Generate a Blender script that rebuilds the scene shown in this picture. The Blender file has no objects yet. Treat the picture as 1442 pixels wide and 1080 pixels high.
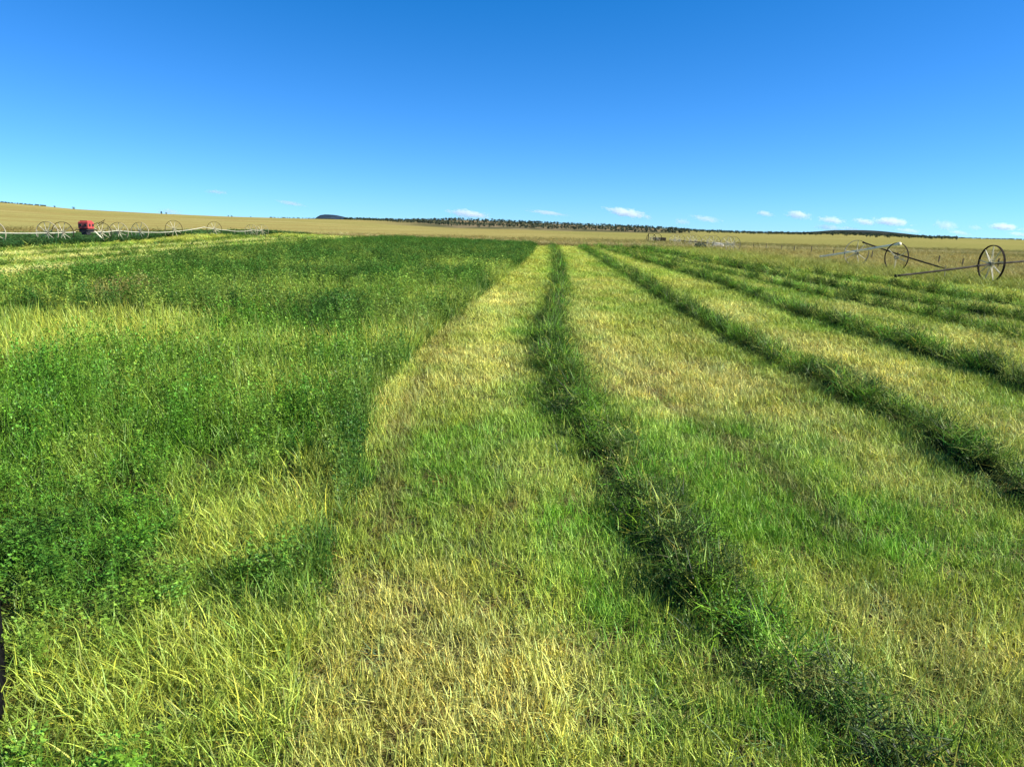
import bpy, math, random
import numpy as np
from mathutils import Vector, Matrix

random.seed(7)
RNG = np.random.default_rng(11)
S = bpy.context.scene
COL = S.collection

# ------------------------------------------------------------------ camera
CAM_H = 2.26
cam_d = bpy.data.cameras.new('camera')
cam_d.sensor_width = 36.0
cam_d.lens = 36.0 * 1040 / 1442
cam_d.clip_start = 0.05
cam_d.clip_end = 60000
cam = bpy.data.objects.new('camera', cam_d)
COL.objects.link(cam)
PITCH = math.radians(11.84)
ROLL = math.radians(1.37)
cam.matrix_world = (Matrix.Translation((0, 0, CAM_H)) @ Matrix.Rotation(math.pi / 2 - PITCH, 4, 'X')
                    @ Matrix.Rotation(ROLL, 4, 'Z'))
S.camera = cam

# ------------------------------------------------------------------ light
SUN_EL = math.radians(35)
SUN_AZ = math.radians(96)          # clockwise from +Y (the view direction)
world = bpy.data.worlds.new('World')
S.world = world
world.use_nodes = True
wn = world.node_tree
wn.nodes.clear()
sky = wn.nodes.new('ShaderNodeTexSky')
sky.sky_type = 'NISHITA'
sky.sun_disc = False
sky.sun_elevation = SUN_EL
sky.sun_rotation = SUN_AZ
sky.altitude = 3000
sky.air_density = 1.0
sky.dust_density = 0.0
sky.ozone_density = 4.0
# the deep polarised blue of the photograph: one linear change of colour over the whole dome
sep = wn.nodes.new('ShaderNodeSeparateColor')
cmb = wn.nodes.new('ShaderNodeCombineColor')
for i, (k_, c_) in enumerate(((0.72, -0.56), (1.15, -0.16), (1.70, 0.0))):
    mm_ = wn.nodes.new('ShaderNodeMath'); mm_.operation = 'MULTIPLY_ADD'
    mm_.inputs[1].default_value = k_; mm_.inputs[2].default_value = c_
    mx_ = wn.nodes.new('ShaderNodeMath'); mx_.operation = 'MAXIMUM'; mx_.inputs[1].default_value = 0.05
    wn.links.new(sep.outputs[i], mm_.inputs[0]); wn.links.new(mm_.outputs[0], mx_.inputs[0]); wn.links.new(mx_.outputs[0], cmb.inputs[i])
bg = wn.nodes.new('ShaderNodeBackground')
bg.inputs['Strength'].default_value = 0.054
wo = wn.nodes.new('ShaderNodeOutputWorld')
wn.links.new(sky.outputs[0], sep.inputs[0])
wn.links.new(cmb.outputs[0], bg.inputs['Color'])
wn.links.new(bg.outputs[0], wo.inputs['Surface'])

sun_d = bpy.data.lights.new('sun', 'SUN')
sun_d.energy = 5.0
sun_d.angle = math.radians(0.5)
sun_d.color = (1.0, 0.96, 0.88)
sun = bpy.data.objects.new('sun', sun_d)
COL.objects.link(sun)
sd = Vector((math.sin(SUN_AZ) * math.cos(SUN_EL), math.cos(SUN_AZ) * math.cos(SUN_EL), math.sin(SUN_EL)))
sun.rotation_euler = sd.to_track_quat('Z', 'Y').to_euler()
sun.location = (30, -10, 40)

S.view_settings.view_transform = 'Standard'
S.view_settings.look = 'None'
S.view_settings.gamma = 1.0
S.view_settings.exposure = 1.0
S.view_settings.use_curve_mapping = False
S.cycles.max_bounces = 10
S.cycles.diffuse_bounces = 3
S.cycles.transmission_bounces = 3
S.cycles.transparent_max_bounces = 6
S.cycles.volume_bounces = 10

# ------------------------------------------------------------------ helpers
def ss(a, b, x):
    t = np.clip((x - a) / (b - a), 0, 1)
    return t * t * (3 - 2 * t)

_h = np.random.default_rng(5).random((256, 256))
def vnoise(x, y, scale, off=0.0):
    x = np.asarray(x, float) / scale + 37.1 + off * 13.7
    y = np.asarray(y, float) / scale + 91.3 + off * 7.3
    xi = np.floor(x).astype(int); yi = np.floor(y).astype(int)
    fx = x - xi; fy = y - yi
    fx = fx * fx * (3 - 2 * fx); fy = fy * fy * (3 - 2 * fy)
    g = lambda a, b: _h[a % 256, b % 256]
    return ((g(xi, yi) * (1 - fx) + g(xi + 1, yi) * fx) * (1 - fy)
            + (g(xi, yi + 1) * (1 - fx) + g(xi + 1, yi + 1) * fx) * fy)
def fbm(x, y, scale, off=0.0, n=3):
    r = 0.0; a = 0.5; t = 0.0
    for i in range(n):
        r = r + a * vnoise(x, y, scale / (2.03 ** i), off + i * 3.1); t += a; a *= 0.55
    return r / t

def prop(o, label=None, cat=None, group=None, kind=None):
    if label: o['label'] = label
    if cat: o['category'] = cat
    if group: o['group'] = group
    if kind: o['kind'] = kind
    return o

def mesh_obj(name, verts, faces, mat, parent=None, smooth=False, link=True):
    me = bpy.data.meshes.new(name)
    me.from_pydata([tuple(v) for v in verts], [], [tuple(f) for f in faces])
    me.update()
    if mat: me.materials.append(mat)
    if smooth:
        me.polygons.foreach_set('use_smooth', [True] * len(me.polygons))
    o = bpy.data.objects.new(name, me)
    if link: COL.objects.link(o)
    if parent is not None: o.parent = parent
    return o

def empty(name, loc, rz=0.0):
    o = bpy.data.objects.new(name, None)
    o.location = loc; o.rotation_euler = (0, 0, rz); o.empty_display_size = 0.3
    COL.objects.link(o)
    return o

class MB:
    def __init__(s): s.v = []; s.f = []
    def add(s, vs, fs):
        n = len(s.v); s.v += [tuple(v) for v in vs]; s.f += [tuple(i + n for i in f) for f in fs]
    def tube(s, pts, rad, seg=8, cap=True):
        pts = [Vector(p) for p in pts]
        rads = rad if isinstance(rad, (list, tuple)) else [rad] * len(pts)
        n = len(s.v)
        for i, p in enumerate(pts):
            t = (pts[min(i + 1, len(pts) - 1)] - pts[max(i - 1, 0)]).normalized()
            a = t.cross(Vector((0, 0, 1)) if abs(t.z) < .9 else Vector((1, 0, 0))).normalized()
            b = t.cross(a)
            for k in range(seg):
                an = 2 * math.pi * k / seg
                s.v.append(tuple(p + (a * math.cos(an) + b * math.sin(an)) * rads[i]))
        for i in range(len(pts) - 1):
            for k in range(seg):
                k2 = (k + 1) % seg
                s.f.append((n + i * seg + k, n + i * seg + k2, n + (i + 1) * seg + k2, n + (i + 1) * seg + k))
        if cap:
            s.f.append(tuple(n + k for k in range(seg))[::-1])
            s.f.append(tuple(n + (len(pts) - 1) * seg + k for k in range(seg)))
    def box(s, c, h, bev=0.0):
        cx, cy, cz = c; hx, hy, hz = h
        if bev <= 0:
            vs = [(cx + sx * hx, cy + sy * hy, cz + sz * hz) for sz in (-1, 1) for sy in (-1, 1) for sx in (-1, 1)]
            s.add(vs, [(0, 2, 3, 1), (4, 5, 7, 6), (0, 1, 5, 4), (2, 6, 7, 3), (0, 4, 6, 2), (1, 3, 7, 5)])
            return
        ring = []
        for (ox, oy) in ((1, 1), (-1, 1), (-1, -1), (1, -1)):
            a0 = {(1, 1): 0, (-1, 1): 90, (-1, -1): 180, (1, -1): 270}[(ox, oy)]
            for d in (0, 45, 90):
                a = math.radians(a0 + d)
                ring.append((ox * (hx - bev) + bev * math.cos(a), oy * (hy - bev) + bev * math.sin(a)))
        vs = []; fs = []; m = len(ring)
        lv = [(-hz, 1 - bev / max(hx, hy)), (-hz + bev, 1), (hz - bev, 1), (hz, 1 - bev / max(hx, hy))]
        for z, k in lv:
            vs += [(cx + x * k, cy + y * k, cz + z) for x, y in ring]
        for i in range(3):
            for k in range(m):
                k2 = (k + 1) % m
                fs.append((i * m + k, i * m + k2, (i + 1) * m + k2, (i + 1) * m + k))
        fs.append(tuple(range(m))[::-1]); fs.append(tuple(3 * m + k for k in range(m)))
        s.add(vs, fs)
    def lathe(s, prof, seg=24, axis='Z', c=(0, 0, 0), closed=False):
        n = len(s.v); m = len(prof)
        for k in range(seg):
            a = 2 * math.pi * k / seg
            for r, h in prof:
                p = (r * math.cos(a), r * math.sin(a), h)
                if axis == 'Y': p = (p[0], p[2], p[1])
                if axis == 'X': p = (p[2], p[0], p[1])
                s.v.append((p[0] + c[0], p[1] + c[1], p[2] + c[2]))
        for k in range(seg):
            k2 = (k + 1) % seg
            for i in range(m if closed else m - 1):
                j = (i + 1) % m
                s.f.append((n + k * m + i, n + k * m + j, n + k2 * m + j, n + k2 * m + i))
    def build(s, name, mat, parent=None, smooth=False):
        return mesh_obj(name, s.v, s.f, mat, parent, smooth)

def lin(r, g, b): return np.array([r, g, b])

# ------------------------------------------------------------------ materials
def new_mat(name):
    m = bpy.data.materials.new(name); m.use_nodes = True
    nt = m.node_tree; nt.nodes.clear()
    out = nt.nodes.new('ShaderNodeOutputMaterial')
    return m, nt, out

def simple_mat(name, base, dark, rough=0.6, metal=0.0, scale=6.0, bump=0.0, lo=0.35, hi=0.7, spec=0.5):
    m, nt, out = new_mat(name)
    p = nt.nodes.new('ShaderNodeBsdfPrincipled')
    tc = nt.nodes.new('ShaderNodeTexCoord')
    n = nt.nodes.new('ShaderNodeTexNoise'); n.inputs['Scale'].default_value = scale; n.inputs['Detail'].default_value = 5
    r = nt.nodes.new('ShaderNodeValToRGB')
    r.color_ramp.elements[0].position = lo; r.color_ramp.elements[1].position = hi
    r.color_ramp.elements[0].color = (*dark, 1); r.color_ramp.elements[1].color = (*base, 1)
    nt.links.new(tc.outputs['Object'], n.inputs['Vector'])
    nt.links.new(n.outputs['Fac'], r.inputs[0])
    nt.links.new(r.outputs[0], p.inputs['Base Color'])
    p.inputs['Specular IOR Level'].default_value = spec; p.inputs['Roughness'].default_value = rough; p.inputs['Metallic'].default_value = metal
    if bump:
        b = nt.nodes.new('ShaderNodeBump'); b.inputs['Strength'].default_value = bump
        b.inputs['Distance'].default_value = 0.02
        nt.links.new(n.outputs['Fac'], b.inputs['Height']); nt.links.new(b.outputs[0], p.inputs['Normal'])
    nt.links.new(p.outputs[0], out.inputs['Surface'])
    return m

def blade_mat(name, transl=0.35, gloss=0.05, rough=0.45):
    m, nt, out = new_mat(name)
    t = nt.nodes.new('ShaderNodeAttribute'); t.attribute_type = 'INSTANCER'; t.attribute_name = 'tint'
    v = nt.nodes.new('ShaderNodeAttribute'); v.attribute_type = 'GEOMETRY'; v.attribute_name = 'var'
    mul = nt.nodes.new('ShaderNodeMix'); mul.data_type = 'RGBA'; mul.blend_type = 'MULTIPLY'
    mul.inputs[0].default_value = 1.0
    nt.links.new(t.outputs['Color'], mul.inputs[6]); nt.links.new(v.outputs['Color'], mul.inputs[7])
    col = mul.outputs[2]
    d = nt.nodes.new('ShaderNodeBsdfDiffuse'); tr = nt.nodes.new('ShaderNodeBsdfTranslucent')
    g = nt.nodes.new('ShaderNodeBsdfGlossy'); g.inputs['Roughness'].default_value = rough
    g.inputs['Color'].default_value = (1, 1, 1, 1)
    nt.links.new(col, d.inputs['Color']); nt.links.new(col, tr.inputs['Color'])
    m1 = nt.nodes.new('ShaderNodeMixShader'); m1.inputs[0].default_value = transl
    nt.links.new(d.outputs[0], m1.inputs[1]); nt.links.new(tr.outputs[0], m1.inputs[2])
    m2 = nt.nodes.new('ShaderNodeMixShader'); m2.inputs[0].default_value = gloss
    nt.links.new(m1.outputs[0], m2.inputs[1]); nt.links.new(g.outputs[0], m2.inputs[2])
    nt.links.new(m2.outputs[0], out.inputs['Surface'])
    return m

M_blade = blade_mat('grass_blade', .27, .02, .5)
M_straw = blade_mat('straw_blade', 0.14, 0.02, .5)
M_alf = blade_mat('alfalfa_leaf', 0.3, 0.015, 0.5)
M_galv = simple_mat('weathered_galvanised_steel', (0.42, 0.37, 0.24), (0.22, 0.19, 0.12), 0.6, 0.0, 3.0)
M_rust = simple_mat('dark_rusty_rim_steel', (0.035, 0.027, 0.02), (0.018, 0.014, 0.011), 0.85, 0.0, 9.0, spec=0.05)
M_alu = simple_mat('pale_oxidised_aluminium', (0.95, 0.86, 0.62), (0.82, 0.72, 0.50), 0.6, 0.0, 2.5)
M_tpipe = simple_mat('dull_pale_pipe', (0.55, 0.53, 0.40), (0.40, 0.38, 0.28), 0.7, 0.0, 2.5)
M_dpipe = simple_mat('dull_grey_pipe', (0.07, 0.062, 0.045), (0.025, 0.02, 0.014), 0.8, 0.0, 3.0, spec=0.1)
M_spoke = simple_mat('pale_yellow_spoke', (0.66, 0.61, 0.40), (0.48, 0.43, 0.27), 0.6, 0.0, 5.0)
M_red = simple_mat('faded_red_paint', (0.50, 0.07, 0.06), (0.32, 0.045, 0.035), 0.45, 0.0, 4.0)
M_black = simple_mat('black_paint', (0.02, 0.02, 0.02), (0.01, 0.01, 0.01), 0.6)
M_wood = simple_mat('weathered_post_wood', (0.14, 0.11, 0.075), (0.07, 0.052, 0.035), 0.9, 0.0, 7.0, 0.4)
M_wire = simple_mat('grey_wire', (0.25, 0.24, 0.22), (0.15, 0.14, 0.13), 0.5, 0.7)
M_rubber = simple_mat('black_rubber', (0.010, 0.010, 0.010), (0.003, 0.003, 0.003), 0.9, 0.0, 30.0, 0.3, spec=0.04)
M_bale = simple_mat('old_brown_hay', (0.10, 0.075, 0.035), (0.045, 0.033, 0.018), 0.95, 0.0, 14.0, 0.8)
M_stone = simple_mat('grey_white_concrete', (0.45, 0.40, 0.30), (0.30, 0.26, 0.19), 0.8, 0.0, 5.0)
M_bark = simple_mat('juniper_bark', (0.10, 0.07, 0.05), (0.05, 0.035, 0.025), 0.95)

def foliage_mat(name, c1, c2):
    m, nt, out = new_mat(name)
    oi = nt.nodes.new('ShaderNodeObjectInfo')
    ge = nt.nodes.new('ShaderNodeNewGeometry')
    n = nt.nodes.new('ShaderNodeTexNoise'); n.inputs['Scale'].default_value = 0.6
    nt.links.new(ge.outputs['Position'], n.inputs['Vector'])
    ad = nt.nodes.new('ShaderNodeMath'); ad.operation = 'ADD'
    nt.links.new(oi.outputs['Random'], ad.inputs[0]); nt.links.new(n.outputs['Fac'], ad.inputs[1])
    hf = nt.nodes.new('ShaderNodeMath'); hf.operation = 'MULTIPLY'; hf.inputs[1].default_value = 0.5
    nt.links.new(ad.outputs[0], hf.inputs[0])
    mx = nt.nodes.new('ShaderNodeMix'); mx.data_type = 'RGBA'
    mx.inputs[6].default_value = (*c1, 1); mx.inputs[7].default_value = (*c2, 1)
    nt.links.new(hf.outputs[0], mx.inputs[0])
    d = nt.nodes.new('ShaderNodeBsdfDiffuse'); nt.links.new(mx.outputs[2], d.inputs['Color'])
    t = nt.nodes.new('ShaderNodeBsdfTranslucent'); nt.links.new(mx.outputs[2], t.inputs['Color'])
    ms = nt.nodes.new('ShaderNodeMixShader'); ms.inputs[0].default_value = 0.15
    nt.links.new(d.outputs[0], ms.inputs[1]); nt.links.new(t.outputs[0], ms.inputs[2])
    nt.links.new(ms.outputs[0], out.inputs['Surface'])
    return m
M_jun = foliage_mat('juniper_foliage', (0.035, 0.058, 0.042), (0.085, 0.105, 0.06))  # lightened towards olive-grey: haze over the distant wood is put into the colour
M_scrub = foliage_mat('scrub_foliage', (0.10, 0.12, 0.045), (0.18, 0.17, 0.07))

# ------------------------------------------------------------------ field layout (metres; x right, y away)
W = {
 'W1': [(2.6, -12), (2.1, 0), (1.75, 2.96), (1.45, 3.5), (1.28, 4.3), (1.24, 4.73), (1.20, 5.33), (1.14, 6.1), (1.02, 7.09),
        (0.92, 8.28), (0.80, 9.92), (0.74, 13.4), (0.98, 18.45), (1.55, 25), (2.58, 43), (3.6, 65), (4.4, 84), (5.0, 98)],
 'W2': [(4.3, -12), (4.5, 3), (4.58, 6.24), (4.62, 6.7), (4.75, 7.6), (4.9, 8.8), (4.9, 9.9), (4.86, 11.6), (4.8, 13.6),
        (4.87, 17.5), (5.0, 21.4), (5.66, 32.8), (6.4, 48.8), (7.3, 68), (8.1, 88), (8.6, 99)],
 'W3': [(7.9, -12), (8.0, 5), (8.09, 11.45), (8.05, 13.3), (8.16, 15.4), (8.25, 17.5), (8.25, 20), (8.4, 23.1),
        (8.92, 27.7), (9.5, 36.5), (9.9, 50.6), (10.4, 70), (11.0, 100)],
 'W4': [(11.5, -12), (11.6, 5), (11.8, 17), (12.0, 18.5), (12.1, 22), (11.7, 27.5), (12.0, 40), (12.4, 55), (12.9, 76), (13.2, 100)],
 'W5': [(14.2, -12), (14.3, 5), (14.3, 20.7), (14.2, 22), (14.0, 30.7), (14.4, 42), (14.7, 56), (15.2, 74), (15.5, 100)],
 'W6': [(17.8, -12), (17.8, 5), (17.6, 25.6), (17.2, 28), (17.7, 33.7), (17.5, 43.5), (16.4, 52), (16.2, 70), (16.8, 98)],
 'L1': [(-22.6, 18), (-23.2, 33), (-24.0, 50), (-24.9, 75), (-25.8, 118)],
 'L2': [(-27.4, 18), (-27.9, 40), (-28.7, 70), (-30.0, 120)],
 'L3': [(-32.3, 18), (-32.3, 45), (-33.4, 80), (-34.8, 122)],
}
def curve_x(key, Y):
    a = np.array(W[key]) if isinstance(key, str) else np.array(key)
    return np.interp(Y, a[:, 1], a[:, 0])
EDGE_R = [(-0.6, -15), (-0.85, 2), (-0.98, 3.1), (-1.1, 3.9), (-1.22, 5.4), (-1.46, 7.1), (-1.66, 8.9), (-1.75, 11.1), (-1.66, 13.9),
          (-1.5, 19.2), (-0.9, 27.2), (-0.1, 38.4), (1.1, 62), (2.2, 89), (2.6, 101)]
EDGE_L = [(-15.0, -15), (-15.9, 24), (-17.4, 31.5), (-18.4, 39), (-19.4, 50), (-20.6, 70), (-21.2, 97), (-21.6, 125)]
MOWN_R = [(24.5, -15), (23.2, 33), (21.2, 42), (19.6, 50), (18.8, 60), (19.2, 105)]
STRIP_L = [(-37.0, -15), (-35.6, 51), (-37.4, 65), (-39.6, 80), (-40.8, 101), (-41, 150)]
OUT_L = [(-52, -15), (-54.5, 80), (-53.8, 91), (-56.0, 113), (-60, 151)]
FAR_Y = [(-70, 152), (-49, 150), (-42, 151), (-28, 133), (-14, 116.5), (2.3, 100), (17, 102.6), (27, 104.4)]

def far_y(X):
    a = np.array(FAR_Y); return np.interp(X, a[:, 0], a[:, 1])

# zones: 0 standing crop, 1 mown stubble, 2 rough grass margin right, 3 prairie, 4 green strip left
def zone(X, Y):
    X = np.asarray(X, float); Y = np.asarray(Y, float)
    j = (fbm(X, Y, 1.1, 4) - .5)
    far = Y > far_y(X) + j * 3
    er = curve_x(EDGE_R, Y) + j * 0.35
    el = curve_x(EDGE_L, Y) + j * 1.0
    mr = curve_x(MOWN_R, Y) + j * 1.2
    sl = curve_x(STRIP_L, Y) + j * 1.5
    ol = curve_x(OUT_L, Y) + j * 3
    z = np.full(X.shape, 3)
    z[(X > sl) & (X < mr)] = 1
    z[(X > el) & (X < er)] = 0
    z[(X >= mr) & (X < 60)] = 2
    z[(X <= sl) & (X > ol)] = 4
    z[far] = 3
    return z

# colour patches on the ground: x, y, half width, half depth, strength (metres)
def P(px, py, rx, ry, s):
    F = 1040.; c, sn = math.cos(ROLL), math.sin(ROLL)
    def gp(a, b):
        u = (a - 721) / F; v = (540 - b) / F
        ur = u * c - v * sn; vr = u * sn + v * c
        d = (ur, math.cos(PITCH) + vr * math.sin(PITCH), -math.sin(PITCH) + vr * math.cos(PITCH))
        t = CAM_H / -d[2]; return d[0] * t, d[1] * t
    x, y = gp(px, py); x1, _ = gp(px + rx, py); _, y0 = gp(px, py + ry); _, y1 = gp(px, py - ry)
    return (x, (y0 + y1) / 2, abs(x1 - x), (y1 - y0) / 2, s)
YEL = [P(130, 487, 190, 30, 1.0), P(60, 500, 80, 25, .6), P(430, 500, 42, 15, 1.1), P(545, 495, 28, 12, .9), P(370, 745, 105, 75, .9),
       P(300, 690, 60, 40, .5), P(150, 1020, 240, 85, .8), P(380, 1000, 70, 120, .6), P(280, 900, 70, 60, .5), P(640, 385, 32, 6, 1.0),
       P(610, 430, 52, 18, .7), P(325, 380, 20, 5, .8), P(420, 425, 210, 16, .4), P(60, 432, 90, 14, .55),
       P(300, 425, 60, 10, .5), P(700, 393, 24, 10, .8), P(560, 415, 30, 8, .4), P(200, 560, 80, 20, .25), P(110, 960, 60, 40, .5)]
BRN = [P(182, 431, 38, 8, 1.0), P(590, 475, 18, 8, .4)]
DRK = [P(90, 850, 140, 60, .45), P(245, 800, 50, 50, .2), P(150, 455, 170, 10, 1.0), P(420, 452, 140, 14, .9), P(500, 465, 60, 22, .7),
       P(60, 770, 80, 40, .6), P(650, 360, 110, 10, .8), P(620, 400, 40, 8, .6), P(470, 400, 80, 8, .5), P(200, 380, 160, 6, .4)]
STR = [P(690, 520, 60, 40, .7), P(690, 980, 170, 100, .9), P(600, 850, 100, 60, .5), P(880, 535, 55, 48, 1.1), P(830, 455, 28, 40, 1.0),
       P(1290, 930, 150, 100, .9), P(1180, 880, 60, 60, .4), P(700, 440, 50, 30, .6), P(1010, 540, 70, 30, .7), P(1000, 440, 50, 16, .9),
       P(1270, 560, 90, 34, .6), P(1390, 590, 60, 30, .6), P(1250, 430, 70, 9, .7), P(930, 840, 60, 50, .3), P(1100, 480, 50, 18, .4),
       P(590, 560, 12, 50, .3), P(1400, 640, 40, 40, .5), P(1090, 395, 50, 4, .7), P(810, 400, 20, 16, .6),
       P(1000, 970, 60, 40, .4), P(1180, 500, 60, 16, .5)]
GRN = [P(640, 660, 120, 60, .7), P(1080, 640, 130, 60, .8), P(800, 760, 60, 60, .9), P(960, 640, 60, 60, .8), P(1150, 740, 200, 50, .7),
       P(860, 880, 50, 60, .6), P(900, 1000, 50, 50, .7), P(740, 470, 20, 16, .8), P(730, 580, 40, 50, .5), P(1300, 480, 60, 12, .3),
       P(1380, 760, 80, 60, .6), P(1080, 1030, 100, 40, .4), P(460, 900, 40, 60, .4)]
def patch(lst, X, Y, seed=0):
    jx = (fbm(X, Y, 0.9, 20 + seed) - .5) * 1.3
    jy = (fbm(X, Y, 0.9, 30 + seed) - .5) * 1.3
    r = np.zeros(np.shape(X))
    for (x, y, a, b, s) in lst:
        q = ((X - x) / a + jx) ** 2 + ((Y - y) / b + jy) ** 2
        r = np.maximum(r, s * np.clip(1.5 - q, 0, 1))
    return r

C_STRAW = lin(0.70, 0.66, 0.18); C_YG = lin(0.44, 0.47, 0.075); C_GRN = lin(0.155, 0.34, 0.026)
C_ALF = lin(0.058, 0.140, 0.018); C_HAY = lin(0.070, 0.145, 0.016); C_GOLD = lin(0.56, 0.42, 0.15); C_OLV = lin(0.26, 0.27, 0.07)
def mixc(a, b, t):
    t = np.asarray(t)[:, None]; return a * (1 - t) + b * t

def tint_of(X, Y, z):
    """albedo of whatever grows at (X, Y); second result: how grassy (0 alfalfa .. 1 grass)"""
    n = len(X)
    d = np.hypot(X, Y)
    big = fbm(X, Y, 6.0, 1); mid = fbm(X, Y, 1.6, 2); fine = fbm(X, Y, 0.45, 3, 2)
    streak = fbm(X * 0.35, Y, 2.2, 9)
    out = np.tile(C_GOLD, (n, 1)); gr = np.ones(n)
    # --- standing crop
    m = z == 0
    if m.any():
        x, y = X[m], Y[m]
        ye = np.clip(patch(YEL, x, y) + (ss(.52, .72, mid[m]) * .45 + ss(.55, .75, streak[m]) * .35) * ss(40, 90, 130 - d[m]), 0, 1)
        ye = np.clip(ye + ss(.5, .72, fine[m]) * .25, 0, 1)
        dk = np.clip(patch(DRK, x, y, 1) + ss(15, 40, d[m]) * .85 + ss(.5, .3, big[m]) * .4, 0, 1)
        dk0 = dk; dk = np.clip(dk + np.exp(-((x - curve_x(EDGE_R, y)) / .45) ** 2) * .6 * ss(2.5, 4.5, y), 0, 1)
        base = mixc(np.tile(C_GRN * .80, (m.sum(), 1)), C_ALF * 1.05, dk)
        base = mixc(base, lin(0.44, 0.50, 0.075), ye * .85)
        base = mixc(base, lin(0.38, 0.27, 0.09), patch(BRN, x, y, 2) * .8)
        out[m] = base; gr[m] = np.clip(.76 + ye * .35 - dk0 * (.38 - .1 * ss(30, 12, d[m])), 0.3, 1)
    # --- mown stubble
    m = z == 1
    if m.any():
        x, y = X[m], Y[m]
        st = np.clip(patch(STR, x, y, 3) + ss(.50, .70, mid[m]) * .45 + ss(.52, .7, streak[m]) * .4 - ss(15, 40, d[m]) * .12, 0, 1)
        gn = np.clip(patch(GRN, x, y, 4) + ss(.50, .30, big[m]) * .35 + ss(.5, .3, mid[m]) * .3, 0, 1)
        base = mixc(np.tile(C_YG, (m.sum(), 1)), C_GRN * 1.1, gn * .85)
        base = mixc(base, C_STRAW, st * .72)
        ln = fbm(x - curve_x('W2', y), y * .06, .38, 66, 2)
        base = base * (1 + (ln - .5) * .55)[:, None]
        # the pale band beside each windrow and the greener swath under it
        for k in ('W1', 'W2', 'W3', 'W4', 'W5', 'W6', 'L1', 'L2', 'L3'):
            dx = x - curve_x(k, y)
            base = mixc(base, C_GRN * 1.0, np.exp(-(dx / .75) ** 2) * .6)
        for k in ('L1', 'L2', 'L3'):
            dx = x - curve_x(k, y)
            base = mixc(base, lin(0.70, 0.68, 0.24), np.exp(-((dx - 2.3) / 1.0) ** 2) * .95)
        # wheel tracks
        for pts in ([(1.3, 30), (1.25, 20), (1.3, 14.6), (1.85, 10.4), (2.25, 8.6), (2.5, 7.0), (2.6, 5.2)], [(-1.2, 26), (-1.45, 14), (-1.3, 9), (-1.1, 6.8), (-.9, 5)]):
            a = np.array(pts[::-1]); dx = x - np.interp(y, a[:, 1], a[:, 0])
            on = np.exp(-(dx / .11) ** 2) * ((y > a[0, 1]) & (y < a[-1, 1]))
            base = mixc(base, lin(0.18, 0.15, 0.05), on * .6)
        out[m] = base; gr[m] = st
    m = z == 2
    if m.any():
        x, y = X[m], Y[m]
        dx = x - curve_x(MOWN_R, y)
        t = ss(2, 12, dx + (mid[m] - .5) * 8)
        base = mixc(np.tile(lin(0.30, 0.34, 0.06), (m.sum(), 1)), lin(0.36, 0.31, 0.095), t)
        base = mixc(base, C_OLV, ss(.5, .75, streak[m]) * .5)
        out[m] = base
    m = z == 4
    if m.any():
        out[m] = mixc(np.tile(lin(0.05, 0.125, 0.03), (m.sum(), 1)), lin(0.16, 0.22, 0.06), ss(.5, .75, mid[m]) * .6)
        gr[m] = .3
    m = z == 3
    if m.any():
        x, y = X[m], Y[m]
        s1 = fbm(x * .12, y, 26, 12); s2 = fbm(x * .2, y, 90, 14); s3 = fbm(x, y, 300, 15)
        base = mixc(np.tile(lin(0.315, 0.28, 0.09), (m.sum(), 1)), lin(0.27, 0.205, 0.065), ss(.42, .68, s1) * .75)
        base = mixc(base, lin(0.46, 0.39, 0.16), ss(.55, .75, s2) * .6)
        base = mixc(base, lin(0.24, 0.225, 0.065), np.clip(ss(.5, .7, s3) * .4 + ss(0, 50, x) * .7, 0, 1))
        # dark green-brown verge right at the field end
        vy = np.clip(y - far_y(x), -2, 40)
        base = mixc(base, lin(0.14, 0.15, 0.045), np.exp(-((vy - 2.5) / 2.5) ** 2) * .55)
        base = mixc(base, lin(0.56, 0.48, 0.22), np.exp(-((vy - 13) / 6) ** 2) * .6)
        out[m] = base
    return out, gr

# ------------------------------------------------------------------ terrain
# skyline heights (elevation above level, in 1/1040 rad) against image column of the far ridge
PR_X = [-700, -300, 0, 70, 115, 240, 325, 430, 480, 560, 640, 700, 800, 900, 980, 1050, 1120, 1170, 1215, 1270, 1340, 1440, 1800, 2300]
PR_E = [16, 15, 13, 11, 9, 7, 6, 6, 6.2, 7.0, 10.0, 9.6, 7.2, 5.8, 2.4, 1.4, 2.0, 3.4, 2.2, 1.4, .9, .7, 1, 3]
RC = 1500.0
def height(X, Y):
    X = np.asarray(X, float); Y = np.asarray(Y, float)
    r = np.hypot(X, Y)
    az = np.arctan2(X, np.maximum(Y, 1e-3)); az = np.where(Y <= 0, np.sign(X) * 1.2, az); az = np.clip(az, -1.2, 1.2)
    col = 721 + 1040 * np.tan(az)
    e = np.interp(col, PR_X, PR_E)
    top = (CAM_H + e * RC / 1040 / np.maximum(np.cos(az), .35))
    start = np.interp(col, [0, 430, 640, 1440], [260, 420, 1050, 1150])
    k = np.clip((r - start) / (RC - start), 0, 1)
    k = k * (0.35 + .65 * k) * ss(0, .15, k)
    h = top * k
    back = ss(RC, RC + 900, r)
    h = h * (1 - back) + back * (CAM_H - 1.5 + top * .2) * .3
    h = h + (fbm(X, Y, 160, 40) - .5) * 3.0 * ss(260, 700, r) * (1 - .9 * ss(1300, 1500, r))
    near = (fbm(X, Y, 1.3, 41) - .5) * .07 * (1 - ss(30, 60, r))
    bump = .55 * np.exp(-(((X + 37.5) / 5) ** 2 + ((Y - 92) / 9) ** 2)) + .5 * np.exp(-(((X + 44) / 7) ** 2 + ((Y - 128) / 8) ** 2))
    return h + near + bump

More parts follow.
